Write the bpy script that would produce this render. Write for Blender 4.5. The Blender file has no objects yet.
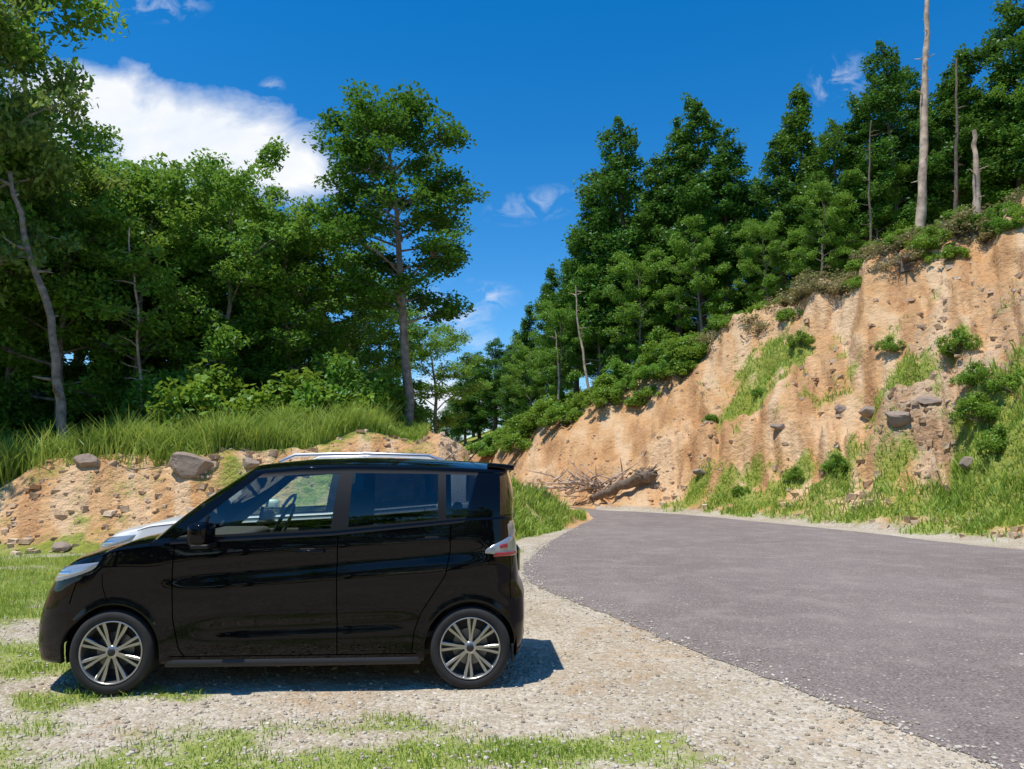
import bpy, bmesh, math, numpy as np
from math import radians as rad, sin, cos, pi
from mathutils import Vector
scene=bpy.context.scene
scene.view_settings.view_transform='Standard'; scene.view_settings.look='None'; scene.view_settings.exposure=0
F=740.; PITCH=rad(6.7); CAMZ=1.5; cp,sp=cos(PITCH),sin(PITCH)
SUN=np.array([-0.25,-0.20,1.0]); SUN/=np.linalg.norm(SUN)

def ray(px,py):
    xc=(px-512)/F; yc=(384.5-py)/F
    return np.array([xc, cp-yc*sp, sp+yc*cp])
def at_depth(px,py,D):
    r=ray(px,py); k=D/r[1]; return np.array([r[0]*k,D,CAMZ+r[2]*k])
def g(px,py):
    r=ray(px,py); k=-CAMZ/r[2]; return (r[0]*k,r[1]*k)

# ---------------------------------------------------------------- noise
def _h(xi,yi,seed):
    with np.errstate(over='ignore'):
        h=(xi.astype(np.int64)*374761393+yi.astype(np.int64)*668265263+seed*1442695041)&0xffffffff
        h=((h^(h>>13))*1274126177)&0xffffffff
        h=h^(h>>16)
    return (h&0xffff)/65535.0
def vn(x,y,seed=0):
    x=np.asarray(x,float); y=np.asarray(y,float)
    xi=np.floor(x); yi=np.floor(y); fx=x-xi; fy=y-yi
    fx=fx*fx*(3-2*fx); fy=fy*fy*(3-2*fy)
    a=_h(xi,yi,seed); b=_h(xi+1,yi,seed); c=_h(xi,yi+1,seed); d=_h(xi+1,yi+1,seed)
    return (a*(1-fx)+b*fx)*(1-fy)+(c*(1-fx)+d*fx)*fy
def fbm(x,y,seed=0,o=4):
    s=0; a=.5; t=0
    for i in range(o):
        s=s+a*vn(x*2**i+i*17.3,y*2**i-i*9.1,seed+i); t+=a; a*=.5
    return s/t
def ss(a,b,x):
    t=np.clip((x-a)/(b-a),0,1); return t*t*(3-2*t)

# ---------------------------------------------------------------- terrain
road_left=[(20,-40),(7.6,-10),(3.9,0),g(1000,769),g(820,698),g(680,645),g(590,608),g(540,588),g(524,574),g(530,560),g(552,541),g(580,525),g(592,517),(2.2,32),(-3,42),(-12,55)]
road_right=[(-10,58),(-1,44.5),g(560,505.5),g(600,510),g(640,512),g(700,516),g(850,531),g(1024,550),(15.5,3),(24,-15),(36,-40)]
def smooth(P,n=10):
    P=[np.array(p,float) for p in P]; out=[]
    for i in range(len(P)-1):
        p0=P[max(i-1,0)];p1=P[i];p2=P[i+1];p3=P[min(i+2,len(P)-1)]
        m=max(n,int(np.linalg.norm(p2-p1)/.12)) if np.linalg.norm(p1)<16 else n
        for k in range(m):
            t=k/m
            out.append(.5*((2*p1)+(-p0+p2)*t+(2*p0-5*p1+4*p2-p3)*t*t+(-p0+3*p1-3*p2+p3)*t**3))
    out.append(P[-1]); return np.array(out)
road_poly=np.vstack([smooth(road_left,14),smooth(road_right,14)])
rng0=np.random.default_rng(3)
road_poly+= rng0.normal(0,.016,road_poly.shape)
RPS=np.vstack([smooth(road_left,14),smooth(road_right,14)])[::4]
def road_sd(x,y):
    x=np.asarray(x,float).ravel(); y=np.asarray(y,float).ravel()
    P=RPS; n=len(P); d=np.full(x.shape,1e9); ins=np.zeros(x.shape,bool)
    for i in range(n):
        a=P[i]; b=P[(i+1)%n]; e=b-a; L=max(e@e,1e-9)
        t=np.clip(((x-a[0])*e[0]+(y-a[1])*e[1])/L,0,1)
        d=np.minimum(d,(x-a[0]-t*e[0])**2+(y-a[1]-t*e[1])**2)
        c=((a[1]>y)!=(b[1]>y))
        with np.errstate(divide='ignore',invalid='ignore'):
            xx=(b[0]-a[0])*(y-a[1])/(b[1]-a[1]+1e-12)+a[0]
        ins^=(c&(x<xx))
    d=np.sqrt(d); return np.where(ins,-d,d)

def col(foot,crest):   # (theta, r0, r1, z1)
    X,Y=g(*foot); c=at_depth(*crest); th=math.atan2(c[0],c[1])
    return (th, math.hypot(X,Y), math.hypot(c[0],c[1]), c[2])
Rt=[(rad(-25),70,90,0.0),(rad(-12),60,75,0.5)]
Rt+=[col((470,493),(470,450,60)),col((520,499.5),(520,437,50)),col((560,504),(560,414,46)),col((600,508),(600,398,44)),col((640,510.5),(640,378,41.5)),
     col((700,514),(700,340,39)),col((760,519),(760,314,37)),col((830,527),(830,288,34)),col((900,534),(900,256,31.5)),
     col((1024,547),(1024,204,28)),col((1200,566),(1200,140,25))]
Rt+=[(rad(60),14.5,34,13.5),(rad(100),18,40,12),(rad(140),30,60,4),(rad(180),40,80,0)]
Rt=np.array(Rt)
Lt=[(rad(-180),30,45,0),(rad(-140),22,30,1.0),(rad(-90),16,22,1.6),(rad(-60),15.5,20.5,1.6)]
Lt+=[col((0,553),(0,474,16.5)),col((100,552),(100,464,16.5)),col((200,550),(200,455,16.5)),col((300,550),(300,441,17)),
     col((380,548),(380,433,18)),col((440,546),(440,433,18)),col((462,545),(462,452,18.5)),col((478,545),(478,472,19)),col((510,541),(510,484,20)),col((550,531),(552,501,22))]
Lt+=[(math.atan2(*g(583,522)),20.5,23,0.02),(rad(180),20,25,0)]
Lt=np.array(Lt)
def H(x,y,detail=True):
    x=np.asarray(x,float); y=np.asarray(y,float); sh=x.shape; x=x.ravel(); y=y.ravel()
    th=np.arctan2(x,y); r=np.hypot(x,y)
    r0=np.interp(th,Rt[:,0],Rt[:,1]); r1=np.interp(th,Rt[:,0],Rt[:,2]); z1=np.interp(th,Rt[:,0],Rt[:,3])
    f=(r-r0)/(r1-r0)
    zR=z1*np.interp(f,[0,.10,.22,.34,.42,.62,.8,.93,1.0],[0,.045,.15,.32,.36,.56,.77,.94,1.0])
    zR=zR+np.clip(r-r1,0,45)*.13*np.clip(z1/5,0,1)-np.clip(r-120,0,700)*.06
    m=ss(0.0,.25,f)*(1-ss(.95,1.3,f)*.7)*np.clip(z1/8,0,1)
    if detail:
        n1=fbm(x*.28+3,y*.28,5,5)-.5
        gl=fbm(th*26+fbm(x*.3,y*.3,9,2)*1.5,r*.13,21,4)-.5
        gl2=np.abs(fbm(th*60+fbm(x*.5,y*.5,19,2)*1.5,r*.25,25,3)-.5)
        rough=ss(.46,.64,fbm(x*.22+11,y*.22,61,2))*(1-ss(.55,.75,f)*.8)
        n3=fbm(x*1.1,y*1.1,7,4)-.5
        ledge=np.sin(zR*2.6+fbm(x*.35,y*.35,63,3)*7)*.27*rough*ss(rad(10),rad(18),th)
        zR=zR+m*(n1*1.8+gl*1.7-gl2*1.5+.2+n3*(.3+.8*rough)+ledge)
    a0=np.interp(th,Lt[:,0],Lt[:,1]); a1=np.interp(th,Lt[:,0],Lt[:,2]); b1=np.interp(th,Lt[:,0],Lt[:,3])
    fl=(r-a0)/(a1-a0)
    zL=b1*np.interp(fl,[0,.3,.75,1.0],[0,.25,.84,1.0])
    behind=np.clip(r-a1,0,None)
    up=ss(rad(-4.0),rad(-6.5),th)
    zL=zL+up*np.clip(behind,0,30)*.05-(1-up)*np.clip(behind,0,8)*.45
    zL=zL-up*np.clip(r-70,0,700)*.08
    if detail: zL=zL+ss(0,.35,fl)*(1-ss(1,2,fl)*.5)*((fbm(x*.8,y*.8,31,4)-.5)*.85)*np.clip(b1/1.5,0,1)
    z=np.maximum(np.maximum(zR,zL),0.0)
    far=np.clip(r-90,0,500)*.05
    z=np.where(r>90,np.maximum(z,0)-far,z)
    sd=road_sd(x,y)
    if detail:
        z=z+(fbm(x*1.3,y*1.3,40,3)-.5)*.05*ss(.15,1.2,sd)
    z=z*ss(0,.5,sd)
    z=np.where(sd<-.25,np.minimum(z,-.03),z)
    return z.reshape(sh)
def hit(px,py):
    r=ray(px,py); D=np.arange(3,110,.08); k=D/r[1]
    X=r[0]*k; Z=CAMZ+r[2]*k; h=H(X,D); w=np.nonzero(h>=Z)[0]
    i=w[0] if len(w) else len(D)-1
    return np.array([X[i],D[i],h[i]])
def slopefrac(x,y):
    th=np.arctan2(x,y); r=np.hypot(x,y)
    f=(r-np.interp(th,Rt[:,0],Rt[:,1]))/(np.interp(th,Rt[:,0],Rt[:,2])-np.interp(th,Rt[:,0],Rt[:,1]))
    fl=(r-np.interp(th,Lt[:,0],Lt[:,1]))/(np.interp(th,Lt[:,0],Lt[:,2])-np.interp(th,Lt[:,0],Lt[:,1]))
    return th,r,f,fl
PG=[]
for (px,py,rx,ry,s) in [(-20,590,3.0,3.4,1),(60,600,1.4,2.4,.95),(20,765,1.3,.5,.8),(110,725,1.0,.4,.75),(320,766,1.2,.26,.72),(560,750,1.2,.22,.6),(-40,660,1.2,.8,.75),(20,640,.8,.7,.6),(20,700,.9,.35,.6),
                        (190,740,.8,.3,.65),(640,742,.5,.15,.55),(430,757,.6,.2,.55),(200,695,.5,.2,.55),(60,700,.5,.3,.6),(520,560,.5,1.6,.75),(0,563,4,2,.9),(740,760,.6,.2,.5),(270,730,.6,.25,.5),(400,725,.5,.2,.42)]:
    X,Y=g(px,py); PG.append((X,Y,rx,ry,s))
SG=[]
for (px,py,rx,ry,s) in [(765,375,1.4,2.2,1),(745,405,1.3,1.4,1),(790,350,.9,1.4,.9),(905,374,1.5,.8,1),(955,355,.8,.9,.8),(850,375,.8,.6,.6),(1000,395,1.6,1.4,1),(990,435,1.8,1.7,1),
                        (1030,420,2.4,2.8,1),(735,490,1.3,1.0,.85),(790,483,.8,.8,.9),(832,478,1.1,1,1),(690,500,1.1,.7,.8),(890,485,1.5,1.1,.8),(960,480,2.2,1.6,1),(1020,470,2,1.8,1),(630,372,1.6,1.4,.6)]:
    p=hit(px,py); SG.append((p[0],p[1],rx,ry,s))
def masks(x,y):
    th,r,f,fl=slopefrac(x,y)
    n=fbm(x*1.7,y*1.7,55,4); n2=fbm(x*.5,y*.5,66,3)
    gr=np.zeros_like(x)
    for (a,b,rx,ry,s) in PG+SG:
        d=np.sqrt(((x-a)/rx)**2+((y-b)/ry)**2)
        gr=np.maximum(gr,s*np.clip(1.35-d,0,1))
    bankgrass=ss(.88,1.06,fl)*(th<rad(-6.5))*(1-ss(rad(-9),rad(-6.5),th)*.5)
    gr=np.maximum(gr,bankgrass)
    gr=np.maximum(gr,.75*ss(-.35,-.05,fl)*(1-ss(.02,.25,fl))*(th<rad(-6)))
    gr=np.maximum(gr,.36*ss(.1,.4,fl)*(1-ss(.9,1.,fl))*(th<rad(-6)))
    gr=np.maximum(gr,ss(rad(-4),rad(-1.5),th)*(1-ss(rad(5.5),rad(6.5),th))*ss(-.35,0.1,fl)*(r<30)*.95)
    wr=ss(rad(25),rad(34),th)
    gr=np.maximum(gr,ss(rad(12),rad(17),th)*ss(-.03,.03,f)*(1-ss(.10+.12*wr,.18+.2*wr,f))*.64)
    gr=np.maximum(gr,.20*ss(.05,.2,f)*(1-ss(.6,.8,f))*ss(rad(12),rad(20),th))
    gr=np.maximum(gr,ss(.96,1.04,f)*.65*(r<150)*(th>rad(-10)))
    gr=np.maximum(gr,(r>60)*.9)
    gr=np.clip(gr+(n-.5)*1.5*(gr>0.02),0,1)
    sd=road_sd(x,y); gr=gr*ss(.05,.35,sd)
    dirt=np.maximum(ss(-.02,.08,f)*(th>rad(-8)),ss(-.1,.15,fl)*(th<rad(6.3)))
    dirt=np.maximum(dirt,(x<-2.8)*ss(4,9,y)*n*.9)
    dirt=np.maximum(dirt,.42*ss(.5,.72,fbm(x*.9+4,y*.9,91,3))*(r<9))
    rough=ss(.46,.64,fbm(x*.22+11,y*.22,61,2))*(1-ss(.55,.75,f)*.8)
    rock=np.clip(ss(.55,.78,fbm(x*.35+8,y*.35,77,4)),0,1)*(f>0)*.5
    rock=np.maximum(rock,rough*.6*(f>0.05)*ss(rad(14),rad(20),th))
    return gr,dirt,rock

# ---------------------------------------------------------------- mesh helpers
def mk(name,V,Q,mats,midx=None,smooth=False,parent=None,vattr=None,fattr=None,link=True):
    V=np.ascontiguousarray(V,dtype=np.float32); Q=np.ascontiguousarray(Q,dtype=np.int32)
    me=bpy.data.meshes.new(name); me.vertices.add(len(V)); me.vertices.foreach_set('co',V.ravel())
    me.loops.add(Q.size); me.loops.foreach_set('vertex_index',Q.ravel())
    me.polygons.add(len(Q)); me.polygons.foreach_set('loop_start',np.arange(0,Q.size,4,dtype=np.int32))
    for m in mats: me.materials.append(m)
    if midx is not None: me.polygons.foreach_set('material_index',np.asarray(midx,dtype=np.int32))
    me.update(calc_edges=True)
    if smooth is True: me.polygons.foreach_set('use_smooth',np.ones(len(Q),bool))
    elif smooth is False: me.polygons.foreach_set('use_smooth',np.zeros(len(Q),bool))
    else: me.polygons.foreach_set('use_smooth',np.asarray(smooth,bool))
    for k,a in (vattr or {}).items():
        at=me.attributes.new(k,'FLOAT','POINT'); at.data.foreach_set('value',np.asarray(a,dtype=np.float32))
    for k,a in (fattr or {}).items():
        at=me.attributes.new(k,'FLOAT','FACE'); at.data.foreach_set('value',np.asarray(a,dtype=np.float32))
    if not link: return me
    ob=bpy.data.objects.new(name,me); scene.collection.objects.link(ob)
    if parent: ob.parent=parent
    return ob
def place(name,me,loc,rot=(0,0,0),sc=(1,1,1),parent=None):
    ob=bpy.data.objects.new(name,me); scene.collection.objects.link(ob)
    ob.location=loc; ob.rotation_euler=rot; ob.scale=sc
    if parent: ob.parent=parent
    return ob
def empty(name,loc=(0,0,0),rot=(0,0,0)):
    e=bpy.data.objects.new(name,None); scene.collection.objects.link(e); e.location=loc; e.rotation_euler=rot; e.empty_display_size=.2; return e
class MB:
    def __init__(s): s.V=[];s.Q=[];s.M=[];s.T=[];s.S=[];s.n=0
    def add(s,V,Q,m=0,t=.5,sm=False):
        V=np.asarray(V,float).reshape(-1,3); Q=np.asarray(Q,int).reshape(-1,4)
        s.V.append(V); s.Q.append(Q+s.n); s.M.append(np.full(len(Q),m)); s.T.append(np.broadcast_to(t,(len(Q),)).astype(float)); s.S.append(np.full(len(Q),sm)); s.n+=len(V)
    def out(s,name,mats,**k):
        return mk(name,np.vstack(s.V),np.vstack(s.Q),mats,midx=np.concatenate(s.M),smooth=np.concatenate(s.S),fattr={'tint':np.concatenate(s.T)},**k)
def grid(P):
    a,b=P.shape[:2]; i=np.arange(a*b).reshape(a,b)
    Q=np.stack([i[:-1,:-1],i[1:,:-1],i[1:,1:],i[:-1,1:]],-1).reshape(-1,4)
    return P.reshape(-1,3),Q
def tube(P,R,n=7,rng=None,rough=0):
    P=np.asarray(P,float); R=np.asarray(R,float)
    T=np.gradient(P,axis=0); T/=np.linalg.norm(T,axis=1)[:,None]+1e-9
    ref=np.array([1,0,0.]) if abs(T[0][0])<.8 else np.array([0,1,0.])
    A=np.cross(T,ref); A/=np.linalg.norm(A,axis=1)[:,None]+1e-9; B=np.cross(T,A)
    a=np.linspace(0,2*pi,n,endpoint=False)
    rr=R[:,None]*np.ones((1,n))
    if rng is not None and rough>0: rr=rr*(1+rng.normal(0,rough,rr.shape))
    G=P[:,None,:]+rr[...,None]*(np.cos(a)[None,:,None]*A[:,None,:]+np.sin(a)[None,:,None]*B[:,None,:])
    G=np.concatenate([G,G[:,:1]],1)
    return grid(G)
def leaves(C,size,rng,up=.6,asp=.55):
    n=len(C); N=rng.normal(size=(n,3)); N/=np.linalg.norm(N,axis=1)[:,None]; N[:,2]=np.abs(N[:,2]); N[:,2]+=up; N/=np.linalg.norm(N,axis=1)[:,None]
    T=np.cross(N,rng.normal(size=(n,3))); T/=np.linalg.norm(T,axis=1)[:,None]+1e-9; B=np.cross(N,T)
    s=(np.asarray(size)*rng.uniform(.6,1.3,n))[:,None]
    V=np.stack([C+T*s*.5,C+B*s*asp*.5+T*s*.05,C-T*s*.5,C-B*s*asp*.5+T*s*.05],1).reshape(-1,3)
    return V,np.arange(4*n).reshape(n,4)

# ---------------------------------------------------------------- materials
def newmat(name):
    m=bpy.data.materials.new(name); m.use_nodes=True; nt=m.node_tree; nt.nodes.clear()
    o=nt.nodes.new('ShaderNodeOutputMaterial'); return m,nt,o
def N(nt,t,ins=None,**p):
    n=nt.nodes.new(t)
    for k,v in p.items(): setattr(n,k,v)
    for k,v in (ins or {}).items():
        if isinstance(v,bpy.types.NodeSocket): nt.links.new(v,n.inputs[k])
        else: n.inputs[k].default_value=v
    return n
def c4(c): return (c[0],c[1],c[2],1)
def mix(nt,f,a,b):
    n=nt.nodes.new('ShaderNodeMix'); n.data_type='RGBA'
    for i,v in ((0,f),(6,a),(7,b)):
        if isinstance(v,bpy.types.NodeSocket): nt.links.new(v,n.inputs[i])
        else: n.inputs[i].default_value=v if i==0 else (c4(v) if len(v)==3 else v)
    return n.outputs[2]
def math_(nt,op,a,b=0.,c=None):
    n=nt.nodes.new('ShaderNodeMath'); n.operation=op
    for i,v in ((0,a),(1,b))+(((2,c),) if c is not None else ()):
        if isinstance(v,bpy.types.NodeSocket): nt.links.new(v,n.inputs[i])
        else: n.inputs[i].default_value=v
    return n.outputs[0]
def noise(nt,vec,scale,det=4,rough=.55):
    n=N(nt,'ShaderNodeTexNoise',{'Vector':vec,'Scale':scale,'Detail':det,'Roughness':rough}); return n.outputs['Fac']
def mr(nt,v,a,b,c=0.,d=1.):
    n=N(nt,'ShaderNodeMapRange',{'Value':v,'From Min':a,'From Max':b,'To Min':c,'To Max':d}); return n.outputs[0]
def simple(name,colr,rough=.5,metal=0,coat=0,spec=.5,var=.0,scale=20,bump=0.,coat_ior=1.5):
    m,nt,o=newmat(name)
    b=N(nt,'ShaderNodeBsdfPrincipled',{'Roughness':rough,'Metallic':metal,'Coat Weight':coat,'Coat Roughness':.02,'Specular IOR Level':spec,'Coat IOR':coat_ior,'Base Color':c4(colr)})
    if var>0:
        tc=N(nt,'ShaderNodeTexCoord').outputs['Object']; nz=noise(nt,tc,scale,3)
        nt.links.new(mix(nt,mr(nt,nz,.3,.7),tuple(c*(1-var) for c in colr),tuple(min(1,c*(1+var)) for c in colr)),b.inputs['Base Color'])
        if bump:
            bm=N(nt,'ShaderNodeBump',{'Height':nz,'Strength':bump,'Distance':.02}); nt.links.new(bm.outputs[0],b.inputs['Normal'])
    nt.links.new(b.outputs[0],o.inputs[0]); return m
def leafmat(name,dark,light,tr=.3,yel=(.2,.22,.02),vr=.22):
    m,nt,o=newmat(name)
    at=N(nt,'ShaderNodeAttribute',attribute_name='tint').outputs['Fac']
    oi=N(nt,'ShaderNodeObjectInfo').outputs['Random']
    c=mix(nt,at,dark,light); c=mix(nt,math_(nt,'MULTIPLY',oi,vr),c,yel)
    b=N(nt,'ShaderNodeBsdfDiffuse',{'Color':c})
    gl=N(nt,'ShaderNodeBsdfGlossy',{'Color':(.8,.9,1,1),'Roughness':.45})
    b2=N(nt,'ShaderNodeMixShader',{0:.03,1:b.outputs[0],2:gl.outputs[0]})
    c2=mix(nt,.5,c,yel)
    t=N(nt,'ShaderNodeBsdfTranslucent',{'Color':c2})
    x=N(nt,'ShaderNodeMixShader',{0:tr,1:b2.outputs[0],2:t.outputs[0]}); nt.links.new(x.outputs[0],o.inputs[0]); return m
M_leaf=leafmat('broadleaf_foliage',(.045,.145,.02),(.17,.40,.05),.42,(.30,.42,.05),.35)
M_leaf2=leafmat('olive_foliage',(.08,.17,.03),(.27,.40,.09),.42,(.36,.42,.09))
M_lone=leafmat('lone_tree_foliage',(.03,.10,.014),(.10,.27,.03),.36,(.18,.30,.03))
M_con=leafmat('conifer_foliage',(.014,.065,.014),(.085,.255,.035),.27,(.19,.30,.035),.42)
M_bush=leafmat('shrub_foliage',(.06,.17,.016),(.23,.42,.045),.38,(.34,.42,.05))
M_dry=leafmat('dry_brush',(.18,.14,.07),(.40,.36,.17),.3,(.3,.3,.1))
M_grass=leafmat('grass_blades',(.13,.28,.02),(.46,.58,.11),.38,(.44,.46,.09))
M_bark=simple('bark',(.22,.18,.14),.9,var=.5,scale=6)
M_barkd=simple('conifer_bark',(.15,.11,.085),.9,var=.4,scale=6)
M_dead=simple('weathered_deadwood',(.46,.34,.25),.85,var=.5,scale=3)
M_deadd=simple('old_log_bark',(.15,.11,.08),.9,var=.4,scale=8)

def ground_material():
    m,nt,o=newmat('ground'); ge=N(nt,'ShaderNodeNewGeometry'); pos=ge.outputs['Position']; nzz=N(nt,'ShaderNodeSeparateXYZ',{0:ge.outputs['Normal']}).outputs[2]
    A=lambda k:N(nt,'ShaderNodeAttribute',attribute_name=k).outputs['Fac']
    gr,di,ro,stk=A('grass'),A('dirt'),A('rock'),A('streak')
    n_f=noise(nt,pos,35,3,.7); n_m=noise(nt,pos,5,4,.6); n_l=noise(nt,pos,.7,3,.6)
    v=N(nt,'ShaderNodeTexVoronoi',{'Vector':pos,'Scale':42.}); vd=v.outputs['Distance']; sc_=N(nt,'ShaderNodeSeparateColor',{0:v.outputs['Color']}); vc=sc_.outputs[0]; vc2=sc_.outputs[1]
    gravel=mix(nt,mr(nt,n_l,.35,.65),(.47,.38,.26),(.62,.54,.42))
    gravel=mix(nt,mr(nt,vc,.2,.9,0,.55),gravel,(.31,.25,.185)); gravel=mix(nt,mr(nt,vc2,.55,1,0,.7),gravel,(.72,.66,.56))
    gravel=mix(nt,mr(nt,n_m,.50,.72,0,.45),gravel,(.38,.28,.17))
    dirt=mix(nt,mr(nt,n_l,.3,.7),(.66,.36,.15),(.76,.49,.26)); dirt=mix(nt,mr(nt,n_m,.4,.75,0,.5),dirt,(.50,.26,.11))
    dirt=mix(nt,mr(nt,stk,.45,.65,0,.6),dirt,(.80,.60,.39)); dirt=mix(nt,mr(nt,stk,.42,.28,0,.55),dirt,(.44,.22,.10))
    dirt=mix(nt,mr(nt,n_f,.5,.75,0,.4),dirt,(.76,.60,.41))
    rockc=mix(nt,mr(nt,n_m,.35,.65),(.38,.26,.17),(.64,.49,.34)); rockc=mix(nt,mr(nt,n_f,.45,.7,0,.5),rockc,(.24,.17,.11))
    dirt=mix(nt,mr(nt,math_(nt,'ADD',ro,math_(nt,'MULTIPLY',math_(nt,'SUBTRACT',n_m,.5),1.4)),.3,.8),dirt,rockc)
    dirt=mix(nt,mr(nt,nzz,.58,.38,0,.5),dirt,(.40,.20,.09))
    soil=mix(nt,n_f,(.40,.26,.14),(.52,.38,.24))
    dirt=mix(nt,mr(nt,di,.3,.75),soil,dirt)
    c=mix(nt,mr(nt,math_(nt,'ADD',di,math_(nt,'MULTIPLY',math_(nt,'SUBTRACT',n_m,.5),.9)),.3,.75),gravel,dirt)
    gcol=mix(nt,n_f,(.20,.27,.03),(.38,.43,.08)); gcol=mix(nt,mr(nt,n_m,.45,.7,0,.6),gcol,(.14,.24,.02))
    gm=math_(nt,'ADD',gr,math_(nt,'MULTIPLY',math_(nt,'SUBTRACT',n_f,.5),1.1)); gm=math_(nt,'ADD',gm,math_(nt,'MULTIPLY',math_(nt,'SUBTRACT',n_m,.5),.8))
    c=mix(nt,mr(nt,gm,.36,.7,0,.85),c,gcol)
    b=N(nt,'ShaderNodeBsdfDiffuse',{'Color':c,'Roughness':.4})
    h=math_(nt,'ADD',math_(nt,'MULTIPLY',n_f,.5),math_(nt,'MULTIPLY',n_m,2.0)); h=math_(nt,'ADD',h,math_(nt,'MULTIPLY',vd,-.5))
    h=math_(nt,'ADD',h,math_(nt,'MULTIPLY',math_(nt,'MULTIPLY',n_m,di),3.5))
    bm=N(nt,'ShaderNodeBump',{'Height':h,'Strength':.8,'Distance':.05}); nt.links.new(bm.outputs[0],b.inputs['Normal'])
    nt.links.new(b.outputs[0],o.inputs[0]); return m
def road_material():
    m,nt,o=newmat('asphalt'); pos=N(nt,'ShaderNodeNewGeometry').outputs['Position']
    n_f=noise(nt,pos,55,3,.8); n_m=noise(nt,pos,1.6,6,.7); n_l=noise(nt,pos,.3,3,.6)
    c=mix(nt,mr(nt,n_l,.35,.65),(.135,.104,.098),(.20,.162,.152)); c=mix(nt,mr(nt,n_f,.4,.7),c,(.33,.28,.255)); c=mix(nt,mr(nt,n_f,.45,.3,0,.6),c,(.06,.045,.042))
    c=mix(nt,mr(nt,n_m,.48,.70,0,.6),c,(.33,.285,.25))
    vo=N(nt,'ShaderNodeTexVoronoi',{'Vector':pos,'Scale':15.}); c=mix(nt,mr(nt,vo.outputs['Distance'],.10,.19,.75,0),c,(.52,.47,.40))
    b=N(nt,'ShaderNodeBsdfPrincipled',{'Base Color':c,'Roughness':.9,'Specular IOR Level':.1})
    bm=N(nt,'ShaderNodeBump',{'Height':n_f,'Strength':.7,'Distance':.014}); nt.links.new(bm.outputs[0],b.inputs['Normal'])
    nt.links.new(b.outputs[0],o.inputs[0]); return m
def rock_material(name,a,b_):
    m,nt,o=newmat(name); pos=N(nt,'ShaderNodeNewGeometry').outputs['Position']
    at=N(nt,'ShaderNodeAttribute',attribute_name='tint').outputs['Fac']; n=noise(nt,pos,9,3,.65)
    c=mix(nt,at,a,b_); c=mix(nt,mr(nt,n,.4,.75,0,.5),c,tuple(x*.5 for x in a))
    b=N(nt,'ShaderNodeBsdfDiffuse',{'Color':c})
    bm=N(nt,'ShaderNodeBump',{'Height':n,'Strength':.6,'Distance':.03}); nt.links.new(bm.outputs[0],b.inputs['Normal'])
    nt.links.new(b.outputs[0],o.inputs[0]); return m
M_ground=ground_material(); M_road=road_material()
M_rock=rock_material('slope_rock',(.44,.29,.17),(.68,.53,.38)); M_peb=rock_material('pebble',(.32,.265,.20),(.74,.68,.58)); M_bould=rock_material('boulder_rock',(.32,.25,.20),(.46,.37,.30))

# ---------------------------------------------------------------- ground sheet
tf=np.linspace(rad(-56),rad(56),600); tb=np.linspace(rad(56),rad(304),64)[1:-1]
TH=np.concatenate([tf,tb]); TH=np.append(TH,TH[0]+2*pi)
RR=np.concatenate([[.01],np.geomspace(.5,14,150),np.linspace(14.12,50,300),np.geomspace(51,66,14),np.geomspace(72,1500,24)])
TT,RG=np.meshgrid(TH[:-1],RR,indexing='ij'); X=RG*np.sin(TT); Y=RG*np.cos(TT); Z=H(X,Y)
gr,di,ro=masks(X.ravel(),Y.ravel()); stk=fbm(TT.ravel()*55+fbm(X.ravel()*.4,Y.ravel()*.4,92,2)*2,RG.ravel()*.22,93,4)
a,b=X.shape; idx=np.arange(a*b).reshape(a,b); idx2=np.vstack([idx,idx[:1]])
Q=np.stack([idx2[:-1,:-1],idx2[:-1,1:],idx2[1:,1:],idx2[1:,:-1]],-1).reshape(-1,4)
Q=Q[:,::-1]
ground=mk('ground',np.stack([X,Y,Z],-1).reshape(-1,3),Q,[M_ground],smooth=True,vattr={'grass':gr,'dirt':di,'rock':ro,'streak':stk})
me=bpy.data.meshes.new('road'); me.from_pydata([(p[0],p[1],.005) for p in road_poly],[],[list(range(len(road_poly)))]); me.materials.append(M_road)
ro_=bpy.data.objects.new('road',me); scene.collection.objects.link(ro_)
if me.polygons[0].normal.z<0: me.flip_normals()

# ---------------------------------------------------------------- scattered stones
cube=np.array([[-1,-1,-1],[1,-1,-1],[1,1,-1],[-1,1,-1],[-1,-1,1],[1,-1,1],[1,1,1],[-1,1,1]],float)
cq=np.array([[0,3,2,1],[4,5,6,7],[0,1,5,4],[1,2,6,5],[2,3,7,6],[3,0,4,7]])
def stones(name,P,S,mat,rng,smooth=False):
    n=len(P); V=cube[None]*rng.uniform(.45,1,(n,8,3)); V=V*.6
    an=rng.uniform(0,2*pi,n); c,s=np.cos(an),np.sin(an)
    sc=S[:,None,None]*np.stack([rng.uniform(.7,1.3,n),rng.uniform(.7,1.3,n),rng.uniform(.45,.9,n)],-1)[:,None,:]; V=V*sc
    x=V[...,0]*c[:,None]-V[...,1]*s[:,None]; y=V[...,0]*s[:,None]+V[...,1]*c[:,None]
    V=np.stack([x,y,V[...,2]],-1)+P[:,None,:]
    Q=(cq[None]+8*np.arange(n)[:,None,None]).reshape(-1,4)
    return mk(name,V.reshape(-1,3),Q,[mat],smooth=smooth,fattr={'tint':np.repeat(rng.uniform(0,1,n),6)})
rng=np.random.default_rng(11)
n=26000; th=rng.uniform(rad(-40),rad(40),n); r=3.2+12*rng.uniform(0,1,n)**1.6; x=r*np.sin(th); y=r*np.cos(th)
sd=road_sd(x,y); k=(sd>.0)|(rng.uniform(size=n)<.02); x,y,sd=x[k],y[k],sd[k]
E=RPS[:len(smooth(road_left,14))//4]; nn=9000; ei=rng.integers(0,len(E)-1,nn); tt=rng.uniform(0,1,nn)[:,None]; pe=E[ei]*(1-tt)+E[ei+1]*tt
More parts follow.
